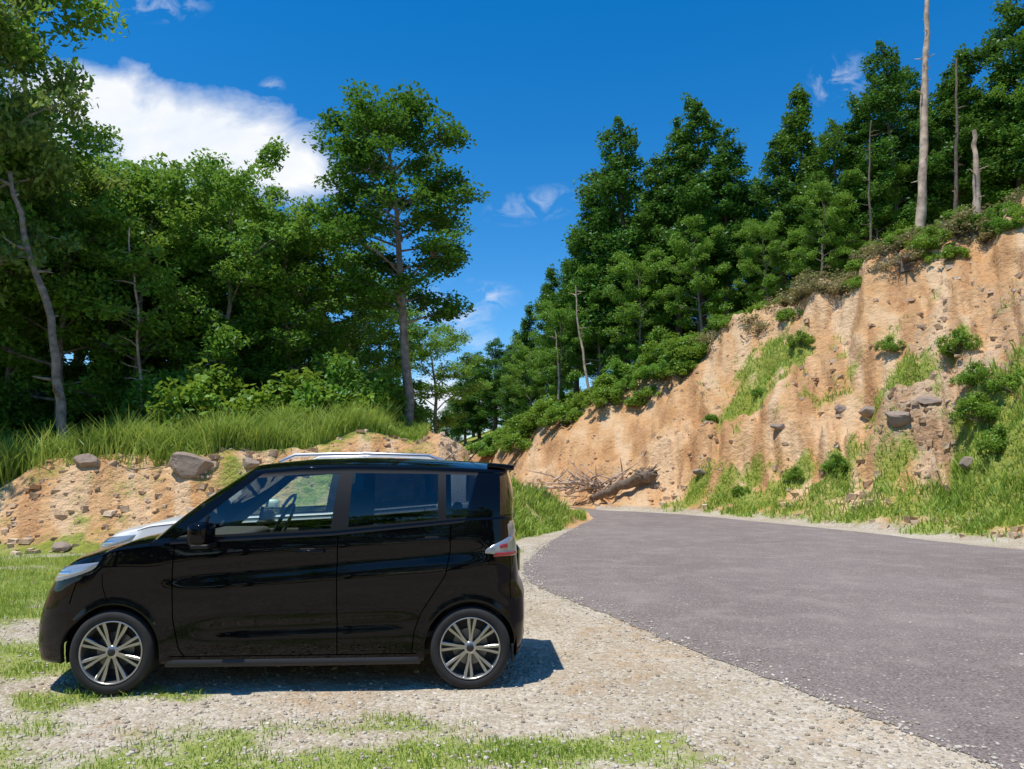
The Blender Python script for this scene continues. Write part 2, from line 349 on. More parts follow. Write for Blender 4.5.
nr=rng.normal(0,.12,(nn,2)); pe=pe+nr; kk=(pe[:,1]>2.5)&(pe[:,1]<24); pe=pe[kk]
x=np.concatenate([x,pe[:,0]]); y=np.concatenate([y,pe[:,1]]); sd=np.concatenate([sd,road_sd(pe[:,0],pe[:,1])])
z=np.where(sd<.03,.006,H(x,y)); s=.006+.02*rng.uniform(0,1,len(x))**3.5
stones('gravel',np.stack([x,y,z+s*.15],-1),s,M_peb,rng,smooth=True)
n=30000; th=rng.uniform(rad(-2),rad(44),n); r=rng.uniform(16,46,n); x=r*np.sin(th); y=r*np.cos(th)
_,_,f,fl=slopefrac(x,y); gm,dm,rm=masks(x,y); k=(f>0.01)&(f<1.0)&(gm<.5)&(rng.uniform(size=n)<.06+.8*rm+.25*(f<.3)); x,y=x[k],y[k]
s=.03+.24*rng.uniform(0,1,len(x))**5; stones('scree_stones',np.stack([x,y,H(x,y)+s*.1],-1),s,M_rock,rng)
n=4500; th=rng.uniform(rad(-42),rad(-2),n); r=rng.uniform(11,19,n); x=r*np.sin(th); y=r*np.cos(th)
_,_,f,fl=slopefrac(x,y); k=(fl>-.1)&(fl<1.05); x,y=x[k],y[k]
s=.02+.16*rng.uniform(0,1,len(x))**5; stones('bank_stones',np.stack([x,y,H(x,y)+s*.1],-1),s,M_rock,rng)
def boulder(loc,size,seed,mat=None):
    bm=bmesh.new(); bmesh.ops.create_icosphere(bm,subdivisions=3,radius=1)
    rg=np.random.default_rng(seed); pl=rg.normal(size=(13,3)); pl/=np.linalg.norm(pl,axis=1)[:,None]
    for v in bm.verts:
        p=np.array(v.co)
        for q in pl:
            d=p@q-.62
            if d>0: p=p-q*d*.95
        p*=1+.16*(fbm(np.array([p[0]*3]),np.array([p[1]*3+p[2]*2]),seed)[0]-.5)
        v.co=(p[0]*size[0],p[1]*size[1],p[2]*size[2])
    me=bpy.data.meshes.new('boulder'); bm.to_mesh(me); bm.free(); me.materials.append(mat or M_bould)
    place('boulder',me,loc,(0.1,0.1,rg.uniform(-.5,.5)))
for px,py,s,sd_ in [(192,466,(.75,.45,.32),1),(88,459,(.35,.25,.24),2),(900,421,(.55,.45,.38),3),(700,468,(.3,.3,.2),4),(60,545,(.2,.2,.12),5),(840,405,(.3,.25,.2),6),(968,463,(.3,.3,.2),7),(872,408,(.5,.3,.25),8),(930,398,(.4,.3,.2),9),(780,425,(.35,.3,.2),10),(250,462,(.25,.2,.15),11)]:
    p=hit(px,py+6); boulder((p[0],p[1],p[2]+s[2]*.3),s,sd_)

# ---------------------------------------------------------------- grass
def blades(name,P,hgt,w,rng,lean=.35):
    n=len(P); an=rng.uniform(0,2*pi,n); dx,dy=np.cos(an),np.sin(an); hh=hgt*rng.uniform(.55,1.25,n); la=rng.uniform(0,2*pi,n); ll=lean*hh*rng.uniform(.2,1.4,n)
    L=np.stack([np.cos(la)*ll,np.sin(la)*ll,np.zeros(n)],-1); U=np.array([0,0,1.]); D=np.stack([dx,dy,0*dx],-1)*(w*.5)
    b0=P-U*.02; m=P+L*.35+U*(hh*.6)[:,None]; t=P+L+U*hh[:,None]
    V=np.stack([b0-D,b0+D,m+D*.8,m-D*.8,t+D*.1,t-D*.1],1).reshape(-1,3)
    base=6*np.arange(n)[:,None]; Q=np.concatenate([base+np.array([[0,1,2,3]]),base+np.array([[3,2,4,5]])],1).reshape(-1,4)
    t=np.clip(vn(P[:,0]*1.5,P[:,1]*1.5,5)*.7+rng.uniform(-.25,.5,n),0,1)
    return mk(name,V,Q,[M_grass],fattr={'tint':np.repeat(t,2)})
n=360000; th=rng.uniform(rad(-48),rad(38),n); r=3.+13*rng.uniform(0,1,n)**1.3; x=r*np.sin(th); y=r*np.cos(th)
gm,_,_=masks(x,y); k=(rng.uniform(size=n)<np.clip((gm-.3)*1.2,0,.85)*(.35+1.1*vn(x*4,y*4,86))); x,y=x[k],y[k]
tuft=vn(x*7,y*7,8)
blades('short_grass',np.stack([x,y,H(x,y)],-1),.012+.05*tuft**2+.05*(y>7),.006,rng,.8)
n=85000; th=rng.uniform(rad(-46),rad(-4),n); r=rng.uniform(14.5,21,n); x=r*np.sin(th); y=r*np.cos(th)
_,_,f,fl=slopefrac(x,y); gm,_,_=masks(x,y); cl=vn(x*1.3,y*1.3,81)
tha=np.arctan2(x,y); lim=np.interp(tha,[rad(-40),rad(-24),rad(-14)],[.78,.86,1.06])
k=(fl>lim)&(fl<2.2)&(rng.uniform(size=n)<np.clip(gm*1.2*(.2+cl),0,1)); x,y=x[k],y[k]
hh=(.2+.75*vn(x*1.1,y*1.1,82)**1.3+.45*(vn(x*3,y*3,84)-.5))*np.where(np.arctan2(x,y)>rad(-9.5),.45,1)
blades('tall_grass',np.stack([x,y,H(x,y)],-1),np.maximum(hh,.12),.026,rng,.65)
n=240000; th=rng.uniform(rad(-6),rad(46),n); r=rng.uniform(11,46,n); x=r*np.sin(th); y=r*np.cos(th)
_,_,f,fl=slopefrac(x,y); gm,_,_=masks(x,y); k=((f>-.1)|((fl>-.4)&(th<rad(6.5))&(r<28)))&(f<1.15)&(rng.uniform(size=n)<np.clip((gm-.33)*1.3,0,1)); x,y=x[k],y[k]
blades('slope_grass',np.stack([x,y,H(x,y)],-1),.09+.34*vn(x*1.2,y*1.2,83)**1.5,.034,rng,.8)

# ---------------------------------------------------------------- trees
def broadleaf(name,seed,Ht=9.,R=2.4,cb=.35,nl=20000,lean=(0,0),leaf=.175,r0=.15,mat=None,nlimb=22,up=.5,flat=.5,col=.92):
    rg=np.random.default_rng(seed); mb=MB()
    k=10; t=np.linspace(0,1,k); P=np.stack([lean[0]*t**1.3*Ht+np.cumsum(rg.normal(0,.07,k))*1.,lean[1]*t*Ht+np.cumsum(rg.normal(0,.07,k)),t*Ht*col],-1); P[0,:2]=0; P[0,2]=-.4
    Rt_=r0*(1-t*.86)
    V,Qd=tube(P,Rt_,9,rg,.05); mb.add(V,Qd,0,.5,True)
    sprays=[]
    for i in range(nlimb):
        f=cb+(1-cb)*((i+rg.uniform(0,.8))/nlimb)**.9; f=min(f,.98)
        o=np.array([np.interp(f,t,P[:,j]) for j in range(3)]); az=i*2.4+rg.uniform(-.5,.5)
        q=(f-cb)/(1-cb); prof=(.6+.95*q-1.1*q*q)*1.25; L=R*max(prof,.3)*rg.uniform(.65,1.15)
        el=rad(25+38*q)+rg.normal(0,.15); m=5; tt=np.linspace(0,1,m)
        d=np.array([cos(az),sin(az)])
        LP=np.stack([o[0]+d[0]*L*tt+np.cumsum(rg.normal(0,.05,m)),o[1]+d[1]*L*tt+np.cumsum(rg.normal(0,.05,m)),o[2]+L*math.tan(el)*.75*(tt-.35*tt**2)],-1); LP[0]=o
        rb=max(.012,np.interp(f,t,Rt_)*.45); V,Qd=tube(LP,rb*(1-.8*tt),5); mb.add(V,Qd,0,.5,True)
        ns=int(6+L*3.5)
        for j in range(ns):
            u=rg.uniform(.25,1.02); b0=np.array([np.interp(u,tt,LP[:,c]) for c in range(3)])
            a2=az+rg.choice([-1,1])*rg.uniform(.3,1.3); l2=L*rg.uniform(.15,.42)+.15
            e=b0+np.array([cos(a2)*l2,sin(a2)*l2,rg.uniform(-.15,.6)*l2])
            V,Qd=tube(np.array([b0,(b0+e)/2+rg.normal(0,.03,3),e]),np.array([rb*.3,rb*.2,.006]),3); mb.add(V,Qd,0,.5,True)
            sprays.append((e,rg.uniform(.26,.6)*(R/2.4)**.5))
            if rg.uniform()<.6: sprays.append(((b0+e)/2+rg.normal(0,.08,3),rg.uniform(.2,.4)))
    S=np.array([s[0] for s in sprays]); W=np.array([s[1] for s in sprays]); pr=W**2/np.sum(W**2)
    ii=rg.choice(len(S),nl,p=pr); d=rg.normal(size=(nl,3)); d/=np.linalg.norm(d,axis=1)[:,None]; d*=rg.uniform(0,1,nl)[:,None]**.45
    C=S[ii]+d*W[ii][:,None]*np.array([1.1,1.1,flat*1.2]); C[:,2]-=.15*np.hypot(d[:,0],d[:,1])*W[ii]
    V,Qd=leaves(C,leaf,rg,up); st=rg.uniform(0,1,len(S)); mb.add(V,Qd,1,np.clip(st[ii]*.6+rg.uniform(-.1,.5,nl),0,1))
    return mb.out(name,[M_bark,mat or M_leaf],link=False)
def conifer(name,seed,Ht=13.,R=2.3,cb=.3,nl=24000,leaf=.2,r0=.2,pw=.55):
    rg=np.random.default_rng(seed); mb=MB(); k=8; t=np.linspace(0,1,k)
    P=np.stack([np.cumsum(rg.normal(0,.05,k)),np.cumsum(rg.normal(0,.05,k)),t*Ht*.97],-1); P[0]=(0,0,-.5); V,Qd=tube(P,r0*(1-.93*t),8,rg,.04); mb.add(V,Qd,0,.5,True)
    nb=int(Ht*7.5); W=[]; S=[]
    for i in range(nb):
        f=cb+(1-cb)*(i+rg.uniform(0,1))/nb; q=(f-cb)/(1-cb); o=np.array([np.interp(f,t,P[:,j]) for j in range(3)])
        az=rg.uniform(0,2*pi); bulge=.7+.6*vn(np.array([f*7.]),np.array([round(az*1.3)*3.3]),seed)[0]
        L=R*((1-q)**pw*.9+.10)*min(1,.55+q*3.5)*rg.uniform(.65,1.1)*bulge
        m=4; tt=np.linspace(0,1,m); ez=rg.uniform(.0,.6)*L
        LP=np.stack([o[0]+cos(az)*L*tt,o[1]+sin(az)*L*tt,o[2]+ez*tt-.25*L*tt**2],-1); V,Qd=tube(LP,(.012+.035*(1-f))*(1-.8*tt),3); mb.add(V,Qd,0,.5,True)
        for j in range(int(3+L*4)):
            u=rg.uniform(.25,1.05)**.8; b0=np.array([np.interp(u,tt,LP[:,c]) for c in range(3)]); sw=(1-u*.6)*.5*L
            a2=az+pi/2; lat=rg.normal(0,.4)*sw
            S.append(b0+np.array([cos(a2)*lat,sin(a2)*lat,rg.normal(0,.12)])); W.append(rg.uniform(.2,.42)*(.6+.5*min(L,1.6)))
    S=np.array(S); W=np.array(W); ii=rg.choice(len(S),nl,p=W**1.7/np.sum(W**1.7)); d=rg.normal(size=(nl,3)); d/=np.linalg.norm(d,axis=1)[:,None]; d*=rg.uniform(0,1,nl)[:,None]**.5
    Cc=S[ii]+d*W[ii][:,None]*np.array([1.1,1.1,.85]); V,Qd=leaves(Cc,leaf,rg,.45,.5); st=rg.uniform(0,1,len(S)); mb.add(V,Qd,1,np.clip(st[ii]*.6+rg.uniform(-.1,.5,nl),0,1))
    return mb.out(name,[M_barkd,M_con],link=False)
def bush(name,seed,nl=4000,leaf=.11,mat=None,tall=1.,nst=26):
    rg=np.random.default_rng(seed); mb=MB(); S=[];W=[]
    for i in range(nst):
        az=rg.uniform(0,2*pi); rr=rg.uniform(.1,.95); hz=rg.uniform(.15,1.0)*tall*(1-.45*rr)
        e=np.array([cos(az)*rr,sin(az)*rr,hz]); V,Qd=tube(np.array([[0,0,-.1],e*.5+rg.normal(0,.05,3),e]),np.array([.02,.012,.004]),3); mb.add(V,Qd,0,.5,True); S.append(e); W.append(rg.uniform(.16,.36))
    S=np.array(S);W=np.array(W); ii=rg.choice(len(S),nl,p=W**2/np.sum(W**2)); d=rg.normal(size=(nl,3)); d/=np.linalg.norm(d,axis=1)[:,None]; d*=rg.uniform(0,1,nl)[:,None]**.5
    C=S[ii]+d*W[ii][:,None]; C[:,2]=np.abs(C[:,2]); V,Qd=leaves(C,leaf,rg,.4); st=rg.uniform(0,1,len(S)); mb.add(V,Qd,1,np.clip(st[ii]*.6+rg.uniform(-.1,.5,nl),0,1))
    return mb.out(name,[M_bark,mat or M_bush],link=False)
BL=[broadleaf('broadleaf_mesh_%d'%i,50+i,9,2.5,cb_,20000,(rg_,0.02),mat=m_) for i,(rg_,m_,cb_) in enumerate([(.03,M_leaf,.25),(-.04,M_leaf,.14),(.05,M_leaf2,.3),(0,M_leaf,.1)])]
lone=broadleaf('lone_tree_mesh',94,9.6,1.95,.34,36000,(-.06,0),.14,.16,nlimb=36,up=.7,flat=.38,mat=M_lone)
CO=[conifer('conifer_mesh_%d'%i,70+i,13,R_,cb_,pw=pw_) for i,(cb_,R_,pw_) in enumerate([(.14,2.5,.55),(.24,2.2,.8),(.08,2.6,.45),(.30,2.4,.65),(.2,1.9,.7)])]
BU=[bush('bush_mesh_%d'%i,30+i,nl_,.11,m_,tl,26) for i,(m_,tl,nl_) in enumerate([(M_bush,1.,4000),(M_bush,.8,4000),(M_leaf,1.2,4000),(M_dry,.6,900)])]
r2=np.random.default_rng(8)
def tree(name,me,baseH,px,D,top,w=1.,rotz=None,parent=None):
    p=at_depth(px,top,D); z=float(H(np.array([p[0]]),np.array([D]))[0]); h=p[2]-z; s=h/baseH
    return place(name,me,(p[0],D,z-.05),(r2.normal(0,.02),r2.normal(0,.02),r2.uniform(0,6.28) if rotz is None else rotz),(s*w,s*w,s),parent)
tree('broadleaf_tree',lone,9.6,413,21.,98,.95,rotz=.0)
for px,D,top,w,k in [(-22,17.5,-60,.58,2),(-90,17,-60,.8,0),(78,21,166,.9,1),(118,23,178,1.,2),(152,21.5,200,1.,3),(190,24,184,1.,0),(236,22,172,.8,1),(268,24,232,1.1,3),(298,22.5,216,.95,0),(330,24,242,1.0,1),
                   (350,27,282,1.1,3),(30,23,130,.8,3),(60,27,172,1.2,1),(215,28,208,1.3,3),(140,29,202,1.3,1),(305,30,260,1.3,3),(374,30,300,1.2,1),(-45,24,60,1.,3),(438,33,322,1.1,3),(255,31,234,1.3,1),(-120,20,20,1.,1),(95,32,195,1.3,3),(180,33,215,1.3,3),(10,31,165,1.3,3)]:
    tree('broadleaf_tree',BL[k],9,px,D,top,w)
for i in range(50):
    px=-120+i*10.6+r2.normal(0,6); D=r2.uniform(19.5,26); p=at_depth(px,400,D); z=float(H(np.array([p[0]]),np.array([D]))[0]); s=r2.uniform(1.0,2.0)
    if px>395: s*=.45
    place('bush',BU[r2.integers(0,3)],(p[0],D,z-.1),(0,0,r2.uniform(0,6)),(s,s,s*r2.uniform(.9,1.4)))
for px,D,top,w in [(512,58,345,1.),(530,56,300,1.),(552,54,262,1.),(575,52,225,1.),(598,50,165,1.),(622,48.5,112,1.),(650,47,150,1.),(672,47,120,.9),(694,45,95,1.),(722,43.5,128,1.05),(748,43,175,1.),(776,42,135,.9),(800,41,76,1.),
                   (832,39,118,1.),(858,38,92,.95),(886,37,36,.95),(946,36,62,1.),(972,35,42,1.),(1004,34,-5,1.),(1035,33,-40,.9),(1075,32,-80,1.),(905,39,60,1.1)]:
    tree('conifer_tree',CO[r2.integers(0,5)],13,px,D,top,w*1.08)
for i in range(22):
    px=525+i*26+r2.normal(0,6); D=np.interp(px,[500,700,1024],[62,50,42])+r2.uniform(0,9); top=np.interp(px,[500,560,620,700,760,830,900,1024,1150],[365,280,180,175,200,170,130,70,0])+r2.uniform(0,40)
    tree('conifer_tree',CO[(0,2)[r2.integers(0,2)]],13,px,D,top,1.4)
for px,D,top in [(530,52,345),(560,49,310),(600,48,280),(640,45,262),(700,42.5,232),(765,40,225),(815,37.5,195),(870,37,168),(1015,34,95)]:
    tree('broadleaf_tree',BL[(1,3)[r2.integers(0,2)]],9,px,D,top,.9)
for i in range(110):
    px=492+i*5.2+r2.normal(0,4); th=math.atan((px-512)/740); r1=np.interp(th,Rt[:,0],Rt[:,2]); rr=r1+r2.uniform(-2.0,2.5); x_,y_=rr*sin(th),rr*cos(th)
    s=r2.uniform(.45,1.15)*(1.25 if px<700 else .75); z=float(H(np.array([x_]),np.array([y_]))[0])
    k=3 if (px>700 and r2.uniform()<.62) else int(r2.integers(0,3))
    if k==3: s*=1.3
    place('bush',BU[k],(x_,y_,z-.1),(0,0,r2.uniform(0,6)),(s*1.2,s*1.2,s))
for px,py,s in [(958,352,.7),(790,320,.7),(835,470,.5),(795,478,.4),(740,492,.4),(980,420,.7),(1000,450,.6),(1015,390,.7),(890,350,.5),(600,392,1.),(630,380,1.),(575,400,1.),(655,362,1.),(545,415,.9),(520,430,.9),(760,395,.4),(710,420,.4),(975,385,.6),(800,345,.6),(668,360,1.),(930,250,.9),(965,232,.9)]:
    p=hit(px,py); place('bush',BU[r2.integers(0,2)],(p[0],p[1],p[2]-.08),(0,0,r2.uniform(0,6)),(s,s,s))
dt=empty('distant_trees')
for px,D,top in [(452,75,395),(466,70,372),(480,72,350),(495,68,335),(508,66,345),(440,90,420),(474,85,360),(520,75,330)]:
    tree('crown',CO[r2.integers(0,4)],13,px,D,top,1.5,parent=dt)
bw=empty('background_trees')
for i in range(15):
    x_=-34+i*3.2+r2.normal(0,1); y_=-15-r2.uniform(0,5)
    s=r2.uniform(.8,1.2); place('crown',BL[(1,3)[i%2]],(x_,y_,float(H(np.array([x_]),np.array([y_]))[0])),(0,0,r2.uniform(0,6)),(s*1.6,s*1.6,s*.8),parent=bw)
def snag(name,bpx,bpy_,D,tpx,tpy,r0,seed,mat=M_dead,n=14,wob=.035):
    rg=np.random.default_rng(seed); p=at_depth(bpx,bpy_,D); z=float(H(np.array([p[0]]),np.array([D]))[0])-.4; q=at_depth(tpx,tpy,D)
    mb=MB(); t=np.linspace(0,1,16); P=np.array([p[0],D,z])*(1-t)[:,None]+q*t[:,None]; P[1:,:2]+=np.cumsum(rg.normal(0,wob,(15,2)),0)
    P0=P[0].copy(); V,Qd=tube(P-P0,r0*(1-.6*t)*np.where(t==0,1.6,1),9,rg,.09); mb.add(V,Qd,0,.5,True)
    for i in range(n):
        f=rg.uniform(.25,1); o=np.array([np.interp(f,t,P[:,j]) for j in range(3)])-P0; az=rg.uniform(0,6.28); L=rg.uniform(.1,.6)
        e=o+np.array([cos(az)*L,sin(az)*L,rg.uniform(-.1,.5)*L]); V,Qd=tube(np.array([o,(o+e)/2+rg.normal(0,.04,3),e]),np.array([.05,.03,.01])*min(1,r0/.12),5); mb.add(V,Qd,0,.5,True)
    ob=mb.out(name,[mat]); ob.location=P0
snag('dead_tree',915,205,31.5,930,-20,.22,1,n=26,wob=.05)
snag('dead_tree',974,190,31.0,968,132,.2,2,n=8); snag('dead_tree',590,375,45.5,578,285,.1,4,n=8)
snag('dead_tree',148,400,19.8,126,225,.05,6,M_dead,12); snag('dead_tree',78,410,17.5,38,175,.13,7,M_bark,10,.06); snag('dead_tree',562,390,47,560,330,.08,8,n=4)
snag('dead_tree',952,195,32.,958,60,.1,10,M_barkd,12); snag('dead_tree',866,240,34.5,872,120,.07,12,M_barkd,10)
rg=np.random.default_rng(5); mb=MB(); p=hit(590,497)
for i in range(90):
    az=rg.uniform(0,2*pi); L=rg.uniform(.5,2.6); o=rg.normal(0,.6,3)*np.array([1.7,.6,.3])+np.array([0,0,.4]); el=rg.uniform(-.1,.9)
    e=o+L*np.array([cos(az)*cos(el),sin(az)*cos(el)*.5,sin(el)*.7]); V,Qd=tube(np.array([o,(o+e)/2+rg.normal(0,.1,3),e]),np.array([.06,.04,.012])*rg.uniform(.5,1.4),5); mb.add(V,Qd,0,.5,True)
ob=mb.out('dead_branches',[M_dead]); ob.location=(p[0],p[1]-.6,max(p[2],0))
mb=MB(); a=hit(594,503); b=hit(654,482); t=np.linspace(0,1,9)[:,None]; P=np.array([0,0,.3])*(1-t)+(b-a+np.array([0,0,.4]))*t; P+=rg.normal(0,.04,P.shape)
V,Qd=tube(P,np.array([.12,.15,.18,.2,.21,.22,.25,.32,.14]),9,rg,.12); mb.add(V,Qd,0,.5,True)
for i in range(22):
    L=rg.uniform(.3,.9); d=rg.normal(size=3); d/=np.linalg.norm(d); d[2]=abs(d[2])*.8; o=P[-2]; V,Qd=tube(np.array([o,o+d*L*.5,o+d*L+rg.normal(0,.08,3)]),np.array([.09,.05,.012]),5); mb.add(V,Qd,0,.5,True)
ob=mb.out('fallen_log',[M_deadd]); ob.location=a-np.array([0,.4,0])
mb=MB(); p=hit(905,268)
for i in range(20):
    d=rg.normal(size=3); d/=np.linalg.norm(d); d[2]=d[2]*.6+.1; L=rg.uniform(.5,1.3); V,Qd=tube(np.array([[0,0,.1],d*L*.5+[0,0,.1],d*L+rg.normal(0,.1,3)]),np.array([.11,.06,.012]),6); mb.add(V,Qd,0,.5,True)
V,Qd=tube(np.array([[0,0,-.3],[0,0,.15],[.05,0,.4]]),np.array([.3,.25,.15]),9,rg,.15); mb.add(V,Qd,0,.5,True)
ob=mb.out('tree_stump',[M_deadd]); ob.location=p

# ---------------------------------------------------------------- cars
M_black=simple('black_paint',(.0025,.0025,.0035),.4,0,.8,.0,coat_ior=1.42); M_white=simple('white_paint',(.82,.82,.81),.35,0,.8,.5)
M_rub=simple('tyre_rubber',(.018,.018,.018),.8,var=.2); M_plas=simple('black_plastic',(.012,.012,.013),.5,spec=.3); M_alloy=simple('alloy_rim',(.46,.45,.43),.3,.85); M_rimd=simple('rim_dark',(.03,.03,.033),.5,.3)
M_int=simple('interior_fabric',(.06,.056,.055),.85,var=.2); M_sil=simple('silver_trim',(.55,.56,.58),.3,.8); M_sill=simple('sill_trim',(.03,.03,.032),.45,.0,.0,.3)
M_red=simple('red_lens',(.35,.012,.01),.12,0,1); M_clear=simple('lamp_lens',(.33,.36,.39),.15,.4,1); M_amber=simple('reflector',(.7,.72,.74),.1,.9,1); M_gap=simple('panel_gap',(.001,.001,.001),.9,spec=0)
M_plate=simple('plate',(.8,.78,.3),.5); M_disc=simple('brake_disc',(.2,.2,.2),.4,.8)
def glassmat(name,tint,k=1.5):
    m,nt,o=newmat(name); fr=N(nt,'ShaderNodeFresnel',{'IOR':1.52}).outputs[0]
    t=N(nt,'ShaderNodeBsdfTransparent',{'Color':c4(tint)}); gl=N(nt,'ShaderNodeBsdfGlossy',{'Roughness':.005,'Color':(1,1,1,1)})
    x=N(nt,'ShaderNodeMixShader',{0:math_(nt,'MULTIPLY',fr,k),1:t.outputs[0],2:gl.outputs[0]}); nt.links.new(x.outputs[0],o.inputs[0]); return m
M_gl=glassmat('front_glass',(.90,.98,.92),1.8); M_gd=glassmat('privacy_glass',(.30,.33,.34),1.5)

def bez(p0,p1,p2,n):
    t=np.linspace(0,1,n)[:,None]; p0,p1,p2=map(np.array,(p0,p1,p2)); return (1-t)**2*p0+2*t*(1-t)*p1+t*t*p2
y_=np.linspace(0,.5,8); PF=np.stack([.06*(y_/.5)**2,y_],-1)
CF=bez((.06,.5),(.12,.685),(.38,.72),16); s_=np.linspace(.38,3.12,60); SD=np.stack([s_,.72+.0175*np.sin(pi*(s_-.38)/2.74)],-1)
CR=bez((3.12,.72),(3.335,.705),(3.36,.56),14); y2=np.linspace(.56,0,8); PR=np.stack([3.395-.035*(y2/.56)**2,y2],-1)
PLAN=np.vstack([PF,CF[1:],SD[1:],CR[1:],PR[1:]]); PL=np.concatenate([[0],np.cumsum(np.linalg.norm(np.diff(PLAN,axis=0),axis=1))])
i0=len(PF)-1; i1=len(PLAN)-len(PR)
def q_s(s): return np.interp(s,PLAN[i0:i1+1,0],PL[i0:i1+1])
def q_fy(y): return np.interp(y,PLAN[:i0+1,1],PL[:i0+1])
def q_ry(y): return np.interp(-y,-PLAN[i1:,1],PL[i1:])
SC1,SC2,WZ,RA=.545,2.975,.281,.318
def surf(q,z):
    s0=np.interp(q,PL,PLAN[:,0]); y0=np.interp(q,PL,PLAN[:,1])
    sec=np.interp(z,[.15,.25,.35,.5,.7,.85,1.0,1.2],[.962,.975,.988,.998,1.0,.997,.984,.955])
    sw=np.clip(y0/.72,0,1)**6*ss(.75,1.15,s0)*(1-ss(2.85,3.15,s0))
    zA=.80+.075*s0; cr=-.016*np.exp(-((z-(zA-.085))/.06)**2)-.05*np.clip(z-zA,0,.3)*.6
    cr=cr-.016*np.exp(-((z-.44-.03*(s0-1.7))/.045)**2)*ss(1.0,1.4,s0)*(1-ss(2.4,2.7,s0))
    fl=0
    for sc in (SC1,SC2):
        d=np.hypot(s0-sc,z-WZ); fl=fl+.010*np.exp(-((d-RA)/.03)**2)*(y0>.55)
    y=y0*sec+cr*sw+fl
    x=s0+np.interp(z,[.18,.3,.42,.55,.65,.75,.82,.88,.95],[.03,.0,0,.025,.06,.115,.175,.27,.36])*np.clip(1-s0/.55,0,1)**1.2+np.interp(z,[.18,.3,.45,.62,.70,.9,1.16],[-.05,-.01,0,-.005,-.045,-.06,-.085])*np.clip((s0-2.9)/.45,0,1)**1.5
    x=x-.15*np.clip(1-s0/.30,0,1)**.9
    return np.stack([x,y,z+0*x],-1)
def ztop(s): return np.interp(s,[0,.06,.2,.4,.78,.86,2.0,2.8,3.0,3.4],[.84,.86,.90,.945,1.0,1.005,1.06,1.135,1.155,1.165])
def roofedge(s): return np.interp(s,[1.3,1.45,1.75,2.1,2.6,3.0,3.25],[1.475,1.495,1.525,1.535,1.525,1.505,1.485])
